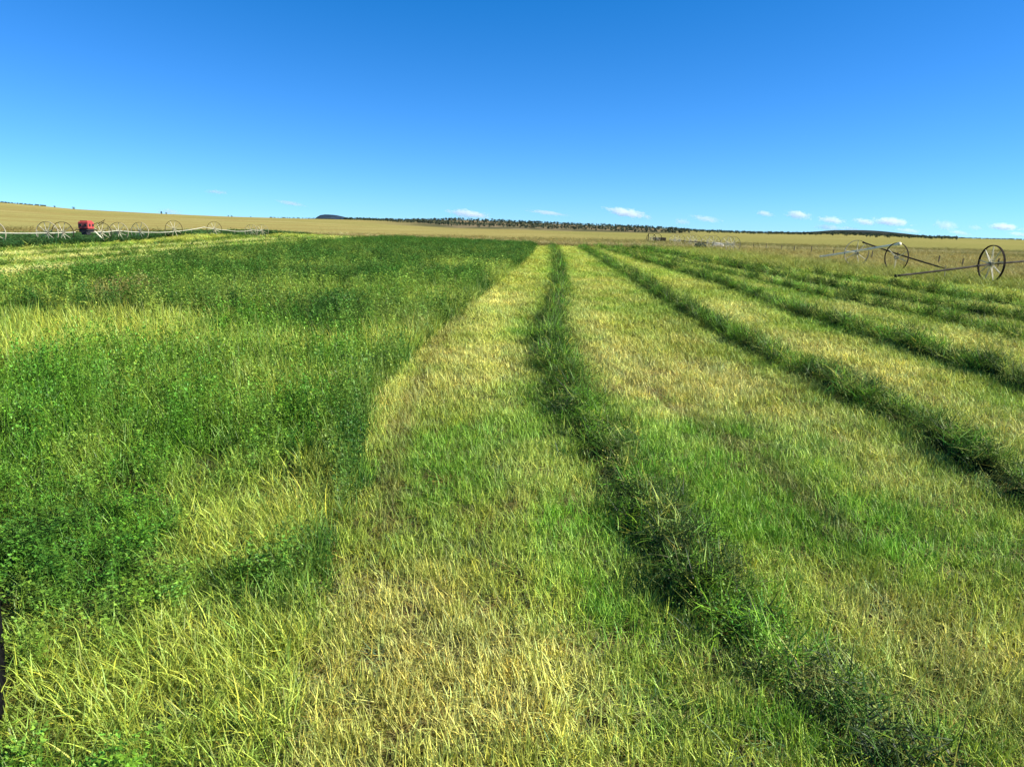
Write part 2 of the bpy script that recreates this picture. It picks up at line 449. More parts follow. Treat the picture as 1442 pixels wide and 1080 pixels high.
def ground_mesh():
    rr = [0.0]; r = 0.6
    while r < 9000:
        rr.append(r); r *= 1.022
        if r < 3: r += .02
    rr = np.array(rr[1:])
    a1 = np.radians(np.linspace(-50, 50, 440)); a2 = np.radians(np.linspace(50, 310, 62))[1:-1]
    aa = np.concatenate([a1, a2]); na = len(aa); nr = len(rr)
    R, A = np.meshgrid(rr, aa, indexing='ij')
    X = (R * np.sin(A)).ravel(); Y = (R * np.cos(A)).ravel(); Z = height(X, Y)
    V = np.column_stack([X, Y, Z]); V = np.vstack([V, [0, 0, 0]])
    i = np.arange(nr - 1)[:, None]; k = np.arange(na)[None, :]; k2 = (k + 1) % na
    F = np.stack([i * na + k, (i + 1) * na + k, (i + 1) * na + k2, i * na + k2], -1).reshape(-1, 4)
    tri = [(len(V) - 1, k, (k + 1) % na) for k in range(na)]
    me = bpy.data.meshes.new('ground')
    me.from_pydata(V.tolist(), [], [f[::-1] for f in F.tolist()] + [t[::-1] for t in tri])
    me.update()
    z = zone(X, Y)
    c, g = tint_of(X, Y, z)
    d = np.hypot(X, Y)
    # near the camera the sheet is bare soil and thatch under real grass
    soil = np.tile(lin(0.055, 0.045, 0.022), (len(X), 1)) * (0.7 + .6 * fbm(X, Y, .3, 50))[:, None]
    soil[z == 0] *= .7
    t = ss(12, 60, d)
    c = mixc(soil, c * np.where(z == 3, 1, .8)[:, None], t)
    # scrubby slope below the junipers
    col = 721 + 1040 * np.tan(np.clip(np.arctan2(X, np.maximum(Y, 1)), -1.2, 1.2))
    w = ss(500, 620, col) * (1 - ss(900, 1000, col)) * ss(1060, 1180, d) * (Y > 0)
    sc = mixc(np.tile(lin(0.21, 0.165, 0.09), (len(X), 1)), lin(0.09, 0.09, 0.045), ss(.38, .6, fbm(X, Y, 45, 60)))
    c = c * (1 - w[:, None]) + sc * w[:, None]
    c = np.vstack([c, soil[:1]])
    at = me.color_attributes.new('tint', 'FLOAT_COLOR', 'POINT')
    at.data.foreach_set('color', np.column_stack([c, np.ones(len(c))]).astype(np.float32).ravel())
    me.polygons.foreach_set('use_smooth', [True] * len(me.polygons))
    m, nt, out = new_mat('field_ground')
    a = nt.nodes.new('ShaderNodeAttribute'); a.attribute_name = 'tint'
    ge = nt.nodes.new('ShaderNodeNewGeometry')
    n1 = nt.nodes.new('ShaderNodeTexNoise'); n1.inputs['Scale'].default_value = 14; n1.inputs['Detail'].default_value = 6
    n2 = nt.nodes.new('ShaderNodeTexNoise'); n2.inputs['Scale'].default_value = .35; n2.inputs['Detail'].default_value = 9; n2.inputs['Roughness'].default_value = .7
    for n in (n1, n2): nt.links.new(ge.outputs['Position'], n.inputs['Vector'])
    ad = nt.nodes.new('ShaderNodeMath'); ad.operation = 'MULTIPLY'
    nt.links.new(n1.outputs['Fac'], ad.inputs[0]); nt.links.new(n2.outputs['Fac'], ad.inputs[1])
    mr = nt.nodes.new('ShaderNodeMapRange'); mr.inputs[1].default_value = .1; mr.inputs[2].default_value = .42
    mr.inputs[3].default_value = .62; mr.inputs[4].default_value = 1.3
    nt.links.new(ad.outputs[0], mr.inputs[0])
    mx = nt.nodes.new('ShaderNodeVectorMath'); mx.operation = 'SCALE'
    nt.links.new(a.outputs['Color'], mx.inputs[0]); nt.links.new(mr.outputs[0], mx.inputs['Scale'])
    bp = nt.nodes.new('ShaderNodeBump'); bp.inputs['Strength'].default_value = .5; bp.inputs['Distance'].default_value = .05
    nt.links.new(n1.outputs['Fac'], bp.inputs['Height'])
    df = nt.nodes.new('ShaderNodeBsdfDiffuse')
    nt.links.new(mx.outputs[0], df.inputs['Color']); nt.links.new(bp.outputs[0], df.inputs['Normal'])
    nt.links.new(df.outputs[0], out.inputs['Surface'])
    me.materials.append(m)
    o = bpy.data.objects.new('ground', me); COL.objects.link(o)
    prop(o, 'hay field and dry prairie rising to a far ridge', None, kind='structure')
ground_mesh()

def far_hill(name, col0, col1, dist, etop, shape, mat, label):
    """low landform beyond the ridge: real width and depth"""
    x0 = (col0 - 721) / 1040 * dist; x1 = (col1 - 721) / 1040 * dist
    nx, ny = 60, 18; vs = []; fs = []
    htop = CAM_H + etop * dist / 1040
    dep = max((x1 - x0) * .8, 150)
    for j in range(ny):
        v = j / (ny - 1) * 2 - 1
        for i in range(nx):
            u = i / (nx - 1)
            x = x0 + (x1 - x0) * u
            p = np.interp(u, [s[0] for s in shape], [s[1] for s in shape])
            h = htop * p * (1 - abs(v) ** 2.2) * (1 + .05 * (float(fbm(x, j * 30.0, (x1 - x0) / 12, 3)) - .5)) - 3
            vs.append((x, dist + v * dep, h))
    for j in range(ny - 1):
        for i in range(nx - 1):
            a = j * nx + i; fs.append((a, a + 1, a + nx + 1, a + nx))
    o = mesh_obj(name, vs, fs, mat, smooth=True)
    prop(o, label, kind='structure')
M_butte = simple_mat('dark_blue_grey_butte', (0.035, 0.055, 0.075), (0.02, 0.035, 0.05), .95, 0, .02, spec=0.0)  # two dark blue-grey tones mixed over the whole butte
M_whill = simple_mat('wooded_far_hill', (0.055, 0.055, 0.045), (0.02, 0.032, 0.028), .95, 0, .03, 0, .4, .6, spec=0.0)
far_hill('hill', 446, 510, 4200, 13.6, [(0, .35), (.05, .6), (.13, .93), (.2, 1), (.42, .97), (.6, .8), (.8, .55), (1, .35)], M_butte,
         'small dark blue-grey flat-topped butte on the skyline left of the wood')
far_hill('hill', 1085, 1290, 3400, 9.8, [(0, .3), (.2, .55), (.35, .8), (.42, .97), (.55, 1), (.66, .8), (.78, .45), (1, .25)], M_whill,
         'low dark wooded hill on the skyline between the small clouds at right')

# ------------------------------------------------------------------ tuft meshes (sources for the grass)
TUFTS = {}
def add_var(me, cols):
    at = me.color_attributes.new('var', 'FLOAT_COLOR', 'POINT')
    at.data.foreach_set('color', np.column_stack([np.array(cols), np.ones(len(cols))]).astype(np.float32).ravel())

def blade(V, Fc, C, base, ang, L, w, lean, curl, col, tw=0.0, seg=3):
    d = Vector((math.cos(ang), math.sin(ang), 0)); side = Vector((-math.sin(ang + tw), math.cos(ang + tw), 0))
    p = Vector(base); a = lean; n = len(V)
    for i in range(seg + 1):
        t = i / seg
        ww = w * (1 - t ** 1.6) * (.75 + .5 * t if t < .5 else 1)
        if i < seg:
            V.append(tuple(p + side * ww * .5)); V.append(tuple(p - side * ww * .5)); C += [col, col]
        else:
            V.append(tuple(p)); C.append(col)
        p = p + (d * math.sin(a) + Vector((0, 0, math.cos(a)))) * (L / seg); a += curl / seg
    for i in range(seg - 1):
        Fc.append((n + 2 * i, n + 2 * i + 1, n + 2 * i + 3, n + 2 * i + 2))
    m = n + 2 * (seg - 1); Fc.append((m, m + 1, m + 2))

def leaflet(V, Fc, C, p, ang, tilt, L, w, col):
    d = Vector((math.cos(ang) * math.cos(tilt), math.sin(ang) * math.cos(tilt), math.sin(tilt)))
    s = Vector((-math.sin(ang), math.cos(ang), random.uniform(-.4, .4))).normalized()
    n = len(V); p = Vector(p)
    V += [tuple(p), tuple(p + d * L * .55 + s * w * .5), tuple(p + d * L), tuple(p + d * L * .55 - s * w * .5)]
    C += [col] * 4; Fc.append((n, n + 1, n + 2, n + 3))

def cvar(lo=.7, hi=1.25, warm=.15):
    b = random.uniform(lo, hi); w = random.uniform(-warm, warm)
    return (b * (1 + w), b, b * (1 - w))

def tuft(kind, k):
    V, Fc, C = [], [], []; U = random.uniform
    if kind == 'grass':        # long arching blades
        for _ in range(20):
            r = U(0, .09); a = U(0, 6.28)
            blade(V, Fc, C, (r * math.cos(a), r * math.sin(a), -.02), U(0, 6.28), U(.10, .27), U(.005, .010), U(.05, .85), U(.3, 1.8), cvar(.45, 1.5), U(-.8, .8), 4)
    elif kind == 'alfalfa':    # leafy stems
        for _ in range(7):
            r = U(0, .08); a = U(0, 6.28); h = U(.16, .30); la = U(0, 6.28); le = U(0, .45)
            b = Vector((r * math.cos(a), r * math.sin(a), 0)); tp = b + Vector((math.cos(la) * math.sin(le), math.sin(la) * math.sin(le), math.cos(le))) * h
            col = cvar(.7, 1.2, .1)
            blade(V, Fc, C, b, la, h, .005, le, 0, col, 0, 2)
            for q in range(9):
                t = U(.25, 1.0); p = b.lerp(tp, t); a0 = U(0, 6.28); c2 = cvar(.45, 1.6, .12)
                for dd in (-.7, 0, .7):
                    leaflet(V, Fc, C, p + Vector((math.cos(a0), math.sin(a0), .2)) * .012, a0 + dd, U(-.3, .8), U(.013, .024), U(.007, .012), c2)
    elif kind == 'stubble':    # short cut stems with regrowth
        for _ in range(17):
            r = U(0, .10); a = U(0, 6.28)
            blade(V, Fc, C, (r * math.cos(a), r * math.sin(a), -.01), U(0, 6.28), U(.07, .17), U(.005, .0095), U(.02, .6), U(-.2, .9), cvar(.42, 1.55, .10), U(-.6, .6), 3)
        for _ in range(3):     # loose bits lying flat
            r = U(0, .12); a = U(0, 6.28)
            blade(V, Fc, C, (r * math.cos(a), r * math.sin(a), U(.01, .05)), U(0, 6.28), U(.08, .18), U(.004, .007), U(1.25, 1.6), U(-.2, .3), cvar(.8, 1.5, .10), 0, 3)
    elif kind == 'hay':        # cut stems lying in all directions
        for _ in range(18):
            r = U(0, .16); a = U(0, 6.28)
            blade(V, Fc, C, (r * math.cos(a), r * math.sin(a), U(-.04, .08)), U(0, 6.28), U(.12, .26), U(.005, .010), U(.6, 1.7), U(-.5, .9), cvar(.4, 1.8, .12), U(-.5, .5), 4)
        for _ in range(34):
            r = U(0, .16); a = U(0, 6.28)
            leaflet(V, Fc, C, (r * math.cos(a), r * math.sin(a), U(-.03, .12)), U(0, 6.28), U(-.8, .8), U(.014, .028), U(.007, .012), cvar(.4, 1.8, .1))
    elif kind == 'litter':     # dead stems lying flat, broken and crossed
        for _ in range(26):
            r = U(0, .13); a = U(0, 6.28)
            blade(V, Fc, C, (r * math.cos(a), r * math.sin(a), U(.0, .035)), U(0, 6.28), U(.06, .22), U(.003, .007), U(1.3, 1.75), U(-.5, .4), cvar(.5, 1.5, .12), U(-.6, .6), 3)
    elif kind == 'dry':        # tall dry prairie grass with seed heads
        for _ in range(18):
            r = U(0, .12); a = U(0, 6.28)
            blade(V, Fc, C, (r * math.cos(a), r * math.sin(a), -.02), U(0, 6.28), U(.25, .6), U(.003, .006), U(.02, .35), U(.0, .5), cvar(.7, 1.3, .1), U(-.6, .6), 3)
    me = bpy.data.meshes.new('tuft_' + kind); me.from_pydata(V, [], Fc); me.update(); add_var(me, C)
    me.materials.append({'grass': M_blade, 'alfalfa': M_alf, 'stubble': M_straw, 'hay': M_alf, 'dry': M_straw, 'litter': M_straw}[kind])
    return bpy.data.objects.new('tuft_' + kind, me)
for kd in ('grass', 'alfalfa', 'stubble', 'hay', 'dry', 'litter'):
    c = bpy.data.collections.new('tufts_' + kd)
    for k in range(7): c.objects.link(tuft(kd, k))
    TUFTS[kd] = c

def scatter_group(coll):
    g = bpy.data.node_groups.new('scatter_' + coll.name, 'GeometryNodeTree')
    g.interface.new_socket('Geometry', in_out='INPUT', socket_type='NodeSocketGeometry')
    g.interface.new_socket('Geometry', in_out='OUTPUT', socket_type='NodeSocketGeometry')
    N = g.nodes.new; Lk = g.links.new
    gi = N('NodeGroupInput'); go = N('NodeGroupOutput')
    ci = N('GeometryNodeCollectionInfo'); ci.inputs['Collection'].default_value = coll
    ci.inputs['Separate Children'].default_value = True; ci.inputs['Reset Children'].default_value = True
    ip = N('GeometryNodeInstanceOnPoints'); ip.inputs['Pick Instance'].default_value = True
    def na(nm, ty):
        a = N('GeometryNodeInputNamedAttribute'); a.data_type = ty; a.inputs['Name'].default_value = nm; return a.outputs['Attribute']
    er = N('FunctionNodeEulerToRotation')
    Lk(na('rot', 'FLOAT_VECTOR'), er.inputs[0]); Lk(er.outputs[0], ip.inputs['Rotation'])
    Lk(na('scl', 'FLOAT_VECTOR'), ip.inputs['Scale']); Lk(na('pick', 'INT'), ip.inputs['Instance Index'])
    Lk(gi.outputs[0], ip.inputs['Points']); Lk(ci.outputs[0], ip.inputs['Instance']); Lk(ip.outputs[0], go.inputs[0])
    return g
GN = {k: scatter_group(c) for k, c in TUFTS.items()}

def scatter(name, kd, pos, rot, scl, tint, label, parent=None, cat=None):
    n = len(pos)
    me = bpy.data.meshes.new(name); me.vertices.add(n)
    me.vertices.foreach_set('co', np.asarray(pos, np.float32).ravel())
    for nm, arr in (('rot', rot), ('scl', scl)):
        a = me.attributes.new(nm, 'FLOAT_VECTOR', 'POINT'); a.data.foreach_set('vector', np.asarray(arr, np.float32).ravel())
    a = me.attributes.new('tint', 'FLOAT_COLOR', 'POINT')
    a.data.foreach_set('color', np.column_stack([tint, np.ones(n)]).astype(np.float32).ravel())
    a = me.attributes.new('pick', 'INT', 'POINT'); a.data.foreach_set('value', RNG.integers(0, 7, n).astype(np.int32))
    me.update()
    o = bpy.data.objects.new(name, me); COL.objects.link(o)
    if parent is not None: o.parent = parent
    md = o.modifiers.new('scatter', 'NODES'); md.node_group = GN[kd]
    prop(o, label, cat, kind='stuff')
    return o

def sample(dens, rmin, rmax, fall=1.5, r0=6.0, az0=-41, az1=42):
    """points in the wedge before the camera; density thins as (r/r0)^-fall beyond r0"""
    rs = np.exp(np.linspace(math.log(rmin), math.log(rmax), 400))
    rho = dens * np.minimum(1, (r0 / rs) ** fall) * (1 + .45 * ss(5, 3, rs))
    w = math.radians(az1 - az0) * rs * rho
    cum = np.concatenate([[0], np.cumsum((w[1:] + w[:-1]) / 2 * np.diff(rs))])
    n = int(cum[-1])
    r = np.interp(RNG.random(n) * cum[-1], cum, rs)
    a = np.radians(RNG.uniform(az0, az1, n))
    s = np.maximum(1, (r / r0) ** (fall / 2))
    return r * np.sin(a), r * np.cos(a), r, s

def rots(n, tilt=.12):
    return np.column_stack([RNG.normal(0, tilt, n), RNG.normal(0, tilt, n), RNG.uniform(0, 6.283, n)])

def jit(c, s=.14):
    n = len(c); b = np.clip(RNG.normal(1, s, n), .5, 1.6)[:, None]
    w = RNG.normal(0, s * .6, n)[:, None]
    return np.clip(c * b * np.hstack([1 + w, np.ones((n, 1)), 1 - w]), .01, .95)

def near_extra(x, y):   # keep the sides of the picture covered close to the camera
    return x, y

def grow():
    X, Y, R, Sx = sample(190, 1.2, 175, 1.25)
    # extra ring close to the camera on both sides for a shifted viewpoint
    n2 = 9000; xe = RNG.uniform(-6, 6, n2); ye = RNG.uniform(-1, 4.5, n2)
    az = np.degrees(np.arctan2(xe, ye)); k = (az < -41) | (az > 42)
    X = np.concatenate([X, xe[k]]); Y = np.concatenate([Y, ye[k]]); Sx = np.concatenate([Sx, np.full(k.sum(), 1.2)])
    z = zone(X, Y); tq = np.hypot(np.clip(((X + 2.3) * -.588 + (Y - 3.0) * .809) / 1.0, 0, 1.36) * -.588 - 2.3 - X, np.clip(((X + 2.3) * -.588 + (Y - 3.0) * .809), 0, 1.36) * .809 + 3.0 - Y)
    kp = (z == 1) | (RNG.random(len(X)) < np.where(np.hypot(X, Y) < 6, .95, .62)); kp &= tq > .07
    dw = np.full(len(X), 9.)
    for k_, w_ in (('W1', .75), ('W2', .62), ('W3', .66), ('W4', .55), ('W5', .7), ('W6', .75)):
        dw = np.minimum(dw, np.abs(X - curve_x(k_, Y)) / w_)
    kp &= (dw > .34) | (z != 1) | (RNG.random(len(X)) < .15)
    X, Y, Sx, z = X[kp], Y[kp], Sx[kp], z[kp]
    c, g = tint_of(X, Y, z); Z = height(X, Y)
    u = RNG.random(len(X))
    hm = .8 + .5 * fbm(X, Y, .8, 70)
    crest = 1 + (.85 * np.exp(-((X - curve_x(EDGE_R, Y)) / .45) ** 2) * ss(2.2, 3.5, Y) * ss(11, 6, Y))
    def put(name, kd, m, zs, tint, label, cat, xs=1.0, tilt=.12):
        if not m.any(): return
        pos = np.column_stack([X[m], Y[m], Z[m]])
        s = Sx[m] * xs; zz = np.broadcast_to(zs, X.shape)[m] * hm[m] * np.clip(s, 1, 1.35)
        scatter(name, kd, pos, rots(m.sum(), tilt), np.column_stack([s, s, zz]), jit(tint[m]), label, None, cat)
    dist = np.hypot(X, Y)
    taller = .74 + 1.28 * ss(4.5, 12, dist)
    put('standing_alfalfa', 'alfalfa', (z == 0) & (u > g), 1.05 * taller * crest, np.clip(c * lin(.85, .95, 1.0), 0, 1),
        'dark green leafy alfalfa of the uncut crop left of the mown strips', 'alfalfa', 1.15)
    put('standing_grass', 'grass', (z == 0) & (u <= g), 1.0 * taller * crest, c * 1.05,
        'long yellow-green grass blades in the uncut crop at left', 'grass', 1.0, .2)
    put('stubble', 'stubble', z == 1, 1.0 - .25 * ss(5, 12, dist), c, 'short yellow and green stubble of the mown field between the windrows', 'stubble', 1.0, .18)
    put('rough_grass', 'dry', (z == 2) | (z == 3), np.where(z == 2, .62, .6), c,
        'tall dry olive and golden grass round the wheel lines and beyond the field', 'grass', 1.35)
    put('green_strip_crop', 'alfalfa', z == 4, 1.5, c, 'dark green uncut strip below the red engine unit at far left', 'alfalfa', 1.5)
    # matted litter that hides the soil near the camera
    X, Y, R, Sx2 = sample(75, 1.2, 14, 1.25)
    z = zone(X, Y); c, g = tint_of(X, Y, z); k = (z < 2)
    col = mixc(c[k] * .55, lin(0.30, 0.24, 0.10), np.where(z[k] == 1, .55, .25))
    scatter('litter', 'litter', np.column_stack([X[k], Y[k], height(X[k], Y[k])]), rots(k.sum(), .1),
            np.column_stack([Sx2[k], Sx2[k], np.full(k.sum(), 1.0)]), jit(col, .25), 'matted dead stems lying on the soil under the stubble and grass', None, 'litter')
    # single taller green and straw blades among the crop and stubble
    X, Y, R, Sx2 = sample(14, 1.4, 60)
    z = zone(X, Y); c, g = tint_of(X, Y, z); Z = height(X, Y)
    for zz, nm, kd, h, lb in ((0, 'tall_grass', 'grass', 1.45, 'taller pale grass tufts standing out of the uncut crop'),
                          (1, 'regrowth_grass', 'grass', .55, 'fresh green grass tufts growing through the stubble')):
        m = (z == zz) & (fbm(X, Y, .7, 80) > (.55 if zz == 0 else .48))
        col = c[m] * (1.2 if zz == 0 else 1) * .7 + C_YG * .3
        scatter(nm, kd, np.column_stack([X[m], Y[m], Z[m]]), rots(m.sum(), .2),
                np.column_stack([Sx2[m], Sx2[m], np.full(m.sum(), h)]), jit(col), lb, None, 'grass')
grow()

# ------------------------------------------------------------------ windrows
M_mound = simple_mat('cut_hay_core', (0.03, 0.05, 0.014), (0.008, 0.014, 0.005), .95, 0, 9.0, .8, spec=0.0)  # core coloured near black, for the shade seen in gaps between the stems
def lump(x, y): return .5 + 1.0 * ss(.25, .75, vnoise(x, y, .30, 3)) * (.6 + .8 * vnoise(x, y, .13, 5))
def windrow(key, y0, y1, w, h, label, gap=None, dens=1.0):
    # solid core
    ys = [y0]
    while ys[-1] < y1: ys.append(ys[-1] + max(.12, .02 * max(ys[-1], 0)))
    ys = np.array(ys); xs = curve_x(key, ys)
    nu = 9; V = []; Fc = []
    off = hash(key) % 7 if False else (ord(key[0]) + ord(key[1]) * 3) % 17
    def amp(x, y):
        a = .45 + 1.1 * fbm(x * 0, y, 1.5, off); 
        if gap is not None: a = a * gap(y)
        return a
    am = np.array([float(amp(0, y)) for y in ys])
    wob = (fbm(ys * 0, ys, .9, off + 5) - .5) * .5 * w
    for i, y in enumerate(ys):
        for j in range(nu):
            t = j / (nu - 1) * 2 - 1
            ww = w * .5 * (.7 + .5 * am[i]) * (1 - .25 * float(ss(7, 16, y)))
            x = xs[i] + wob[i] + t * ww
            hh = h * .72 * am[i] * (1 - abs(t) ** 1.8) * lump(x, y)
            V.append((x, y, float(height(x, y)) + hh - .07))
    for i in range(len(ys) - 1):
        for j in range(nu - 1):
            a = i * nu + j; Fc.append((a, a + 1, a + nu + 1, a + nu))
    o = mesh_obj('windrow', V, Fc, M_mound, smooth=True)
    prop(o, label, 'windrow', 'windrows of cut hay lying on the mown field')
    # cut stems on and around it
    ymin = max(y0, 1.0)
    yy = np.linspace(ymin, y1, 600); sc = np.maximum(1, (np.maximum(yy, 3) / 7) ** .72)
    rho = 165 * dens * w / (sc * (1 + .3 * (sc - 1)))
    cum = np.concatenate([[0], np.cumsum((rho[1:] + rho[:-1]) / 2 * np.diff(yy))]); n = int(cum[-1])
    y = np.interp(RNG.random(n) * cum[-1], cum, yy)
    t = np.clip(RNG.normal(0, .42, n), -1.5, 1.5)
    a_ = np.interp(y, ys, am); wb = np.interp(y, ys, wob)
    keep = RNG.random(n) < np.clip(a_ * 1.5, .10, 1); keep &= RNG.random(n) < .55 + 1.1 * ss(.36, .6, fbm(t * w * .5, y, .42, off + 21, 2))
    y, t, a_, wb = y[keep], t[keep], a_[keep], wb[keep]; n = len(y)
    x = curve_x(key, y) + wb + t * w * .5 * (.7 + .5 * a_) * (1 - .25 * ss(7, 16, y))
    hh = h * .72 * a_ * np.clip(1 - np.abs(t) ** 1.8, 0, 1) * lump(x, y)
    s = np.maximum(.9, (np.maximum(y, 3) / 7) ** .72); sx = 1 + .3 * (s - 1)
    rt = rots(n, .3); far_ = s > 1.6; rt[far_, 2] = RNG.normal(0, .25, far_.sum()) + math.pi * RNG.integers(0, 2, far_.sum())
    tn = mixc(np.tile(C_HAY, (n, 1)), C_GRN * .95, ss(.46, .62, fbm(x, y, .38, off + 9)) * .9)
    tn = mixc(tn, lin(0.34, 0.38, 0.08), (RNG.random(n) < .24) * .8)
    tn = mixc(tn, lin(0.022, 0.045, 0.009), (RNG.random(n) < .30) * .9)  # near-black share of tufts: shade inside the pile put into the colour
    zs = np.clip(s, 1, 1.6) * np.interp(y, [0, 40, 100], [1, 1.1, 1.2])
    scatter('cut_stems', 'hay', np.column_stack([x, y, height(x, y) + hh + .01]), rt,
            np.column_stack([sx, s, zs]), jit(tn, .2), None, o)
w1gap = lambda y: np.interp(y, [0, 2.5, 3.3, 3.75, 4.2, 5, 8, 11, 12.6, 15, 18.5, 20, 30], [.15, .2, .45, .3, .9, 1.0, 1.05, 1.0, .65, .95, .85, .5, .5])
windrow('W1', -10, 97, 0.7, 0.16, 'broad loose green windrow nearest the camera, running beside the uncut crop', w1gap)
windrow('W2', -10, 98, 0.52, 0.17, 'second windrow from the uncut crop, leaving the picture at the right edge below the middle')
windrow('W3', -10, 99, 0.56, 0.2, 'third windrow from the uncut crop, thin and straw-coloured halfway and dark towards the right edge',
        lambda y: np.interp(y, [0, 21, 23.5, 28, 33, 120], [1.15, 1.1, .5, .55, 1, 1]))
windrow('W4', -10, 99, 0.4, 0.15, 'fourth windrow from the uncut crop, thinner than its neighbours', lambda y: np.interp(y, [0, 16, 19, 30, 120], [.6, .6, .9, 1, 1]))
windrow('W5', -10, 99, 0.5, 0.21, 'fifth windrow from the uncut crop, thick and dark green at the right edge')
windrow('W6', -10, 97, 0.46, 0.18, 'outermost windrow at right, next to the tall rough grass')
windrow('L1', 18, 116, 0.6, 0.12, 'windrow in the mown strip left of the uncut crop, nearest to that crop', None, .7)
windrow('L2', 18, 118, 0.6, 0.12, 'middle windrow of the mown strip left of the uncut crop', None, .7)
windrow('L3', 18, 120, 0.6, 0.12, 'windrow beside the dark green strip under the left wheel line', None, .7)

# ------------------------------------------------------------------ wheel lines
R_W = 0.96
def rim_mb():
    mb = MB(); mb.lathe([(R_W, -.085), (R_W, .085), (R_W - .015, .085), (R_W - .05, .05), (R_W - .05, -.05), (R_W - .015, -.085)], 40, 'Y', closed=True)
    for k in range(20):     # lugs
        a = k / 20 * 2 * math.pi; c, s = math.cos(a), math.sin(a)
        mb.tube([((R_W - .005) * c, -.06, (R_W - .005) * s), ((R_W - .005) * c, .06, (R_W - .005) * s)], .016, 4)
    return mb
_rim = rim_mb()
_rim3 = MB(); _rim3.lathe([(R_W, -.055), (R_W, .055), (R_W - .015, .055), (R_W - .045, .035), (R_W - .045, -.035), (R_W - .015, -.055)], 40, 'Y', closed=True)
_rim2 = MB(); _rim2.lathe([(R_W, -.05), (R_W, .05), (R_W - .03, .035), (R_W - .03, -.035)], 36, 'Y', closed=True)
def rim_mesh(mat, _rim=_rim):
    me = bpy.data.meshes.new('wheel'); me.from_pydata(_rim.v, [], _rim.f); me.update(); me.materials.append(mat); return me
RIM = {'dark': rim_mesh(M_rust), 'pale': rim_mesh(M_galv, _rim2), 'thin': rim_mesh(M_rust, _rim2), 'mid': rim_mesh(M_rust, _rim3)}
_sp = MB(); _sp.tube([(.06, .05, 0), (R_W - .03, .0, 0)], .019, 5); _sp.tube([(.06, -.05, 0), (R_W - .03, .0, 0)], .019, 5)
SPOKE = bpy.data.meshes.new('spoke'); SPOKE.from_pydata(_sp.v, [], _sp.f); SPOKE.update(); SPOKE.materials.append(M_spoke)
_hb = MB(); _hb.lathe([(.066, -.09), (.12, -.09), (.12, -.075), (.08, -.06), (.08, .06), (.12, .075), (.12, .09), (.066, .09)], 14, 'Y', closed=True)
HUB = bpy.data.meshes.new('hub'); HUB.from_pydata(_hb.v, [], _hb.f); HUB.update(); HUB.materials.append(M_galv)

def lk(name, me, parent, loc=(0, 0, 0), rot=(0, 0, 0)):
    o = bpy.data.objects.new(name, me); COL.objects.link(o); o.parent = parent; o.location = loc; o.rotation_euler = rot; return o

def wheel(parent, loc, rz=0.0, tilt=0.0, kind='dark', nspoke=9, phase=0.0, missing=()):
    w = lk('wheel', RIM[kind], parent, loc, (0, tilt, rz))
    lk('hub', HUB, w)
    for k in range(nspoke):
        if k in missing: continue
        lk('spoke', SPOKE, w, (0, 0, 0), (0, -(phase + 2 * math.pi * k / nspoke), 0))
    return w

def pipe(parent, p0, p1, mat, sag=0.0, rad=.05, n=10, sprinkler=True):
    p0, p1 = Vector(p0), Vector(p1); pts = []
    for i in range(n + 1):
        t = i / n; q = p0.lerp(p1, t); q.z -= sag * 4 * t * (1 - t); pts.append(q)
    mb = MB(); mb.tube(pts, rad, 10)
    mb.tube([p0, p0.lerp(p1, .012)], rad * 1.45, 10); mb.tube([p0.lerp(p1, .988), p1], rad * 1.45, 10)
    o = mb.build('pipe', mat, parent, True)
    if sprinkler:
        q = p0.lerp(p1, .5); q.z -= sag
        sb = MB(); sb.tube([q + Vector((0, 0, .05)), q + Vector((0, 0, .17))], .014, 6); sb.tube([q + Vector((0, -.05, .17)), q + Vector((0, .05, .19))], .022, 6)
        sb.tube([q + Vector((0, 0, -.05)), q + Vector((0.02, 0, -.30))], .018, 5)
        sb.build('sprinkler', M_galv, o)
    return o

# ---- right-hand line: broken into separate lengths
A = empty('wheel_line', (24.52, 38.6, .12))
prop(A, 'tall dark-rimmed spoked wheel at the right edge with its dark pipe sloping to the grass', 'irrigation wheel line',
     'broken wheel line lengths in the tall grass at right')
rzw = math.radians(-86)
wheel(A, (0, 0, .93), rzw, .02, 'mid', 9, .2)
pipe(A, (0, 0, .93), (-6.4, -3.05, .36), M_dpipe, .02)
pipe(A, (0, 0, .93), (8.8, 4.2, 1.55), M_dpipe, .03)
B = empty('wheel_line', (25.4, 50.0, 0))
prop(B, 'wheel with a long pale pipe propped high and slanting down into the grass', 'irrigation wheel line',
     'broken wheel line lengths in the tall grass at right')
wheel(B, (0, 0, .98), math.radians(-70), .06, 'thin', 9, .5, (1, 2, 4, 5, 7))
pipe(B, (-.2, -.6, 1.86), (3.1, 20.0, .35), M_alu, .02, .085)
Cc = empty('wheel_line', (25.2, 57.0, 0))
prop(Cc, 'faint thin wheel with dark pipe crossing behind the long pale pipe', 'irrigation wheel line', 'broken wheel line lengths in the tall grass at right')
wheel(Cc, (0.7, 0, 1.05), math.radians(4), -.05, 'pale', 9, .1, (0, 3, 6))
pipe(Cc, (1.0, -.2, 1.86), (3.6, -7.5, .25), M_dpipe, .05, .052)
D = empty('wheel_line', (27.2, 92.0, 0))
prop(D, 'distant row of many pale-spoked wheels seen end-on in golden grass beyond the windrows', 'irrigation wheel line')
for i, yy in enumerate((0, 4.5, 10, 16, 22, 28, 35, 42)):
    wheel(D, (.03 * yy - .6 + .5 * (i % 2), yy, 1.0), math.radians(6), 0, 'pale', 9, .2 * i)
for i in range(4):
    pipe(D, (-.5 + .3 * i, i * 11.0, .98), (-.3 + .3 * i, (i + 1) * 11.0, .98), M_alu if i in (0, 3) else M_dpipe, .08)
E_ = empty('wheel_line', (27.6, 150.0, 0))
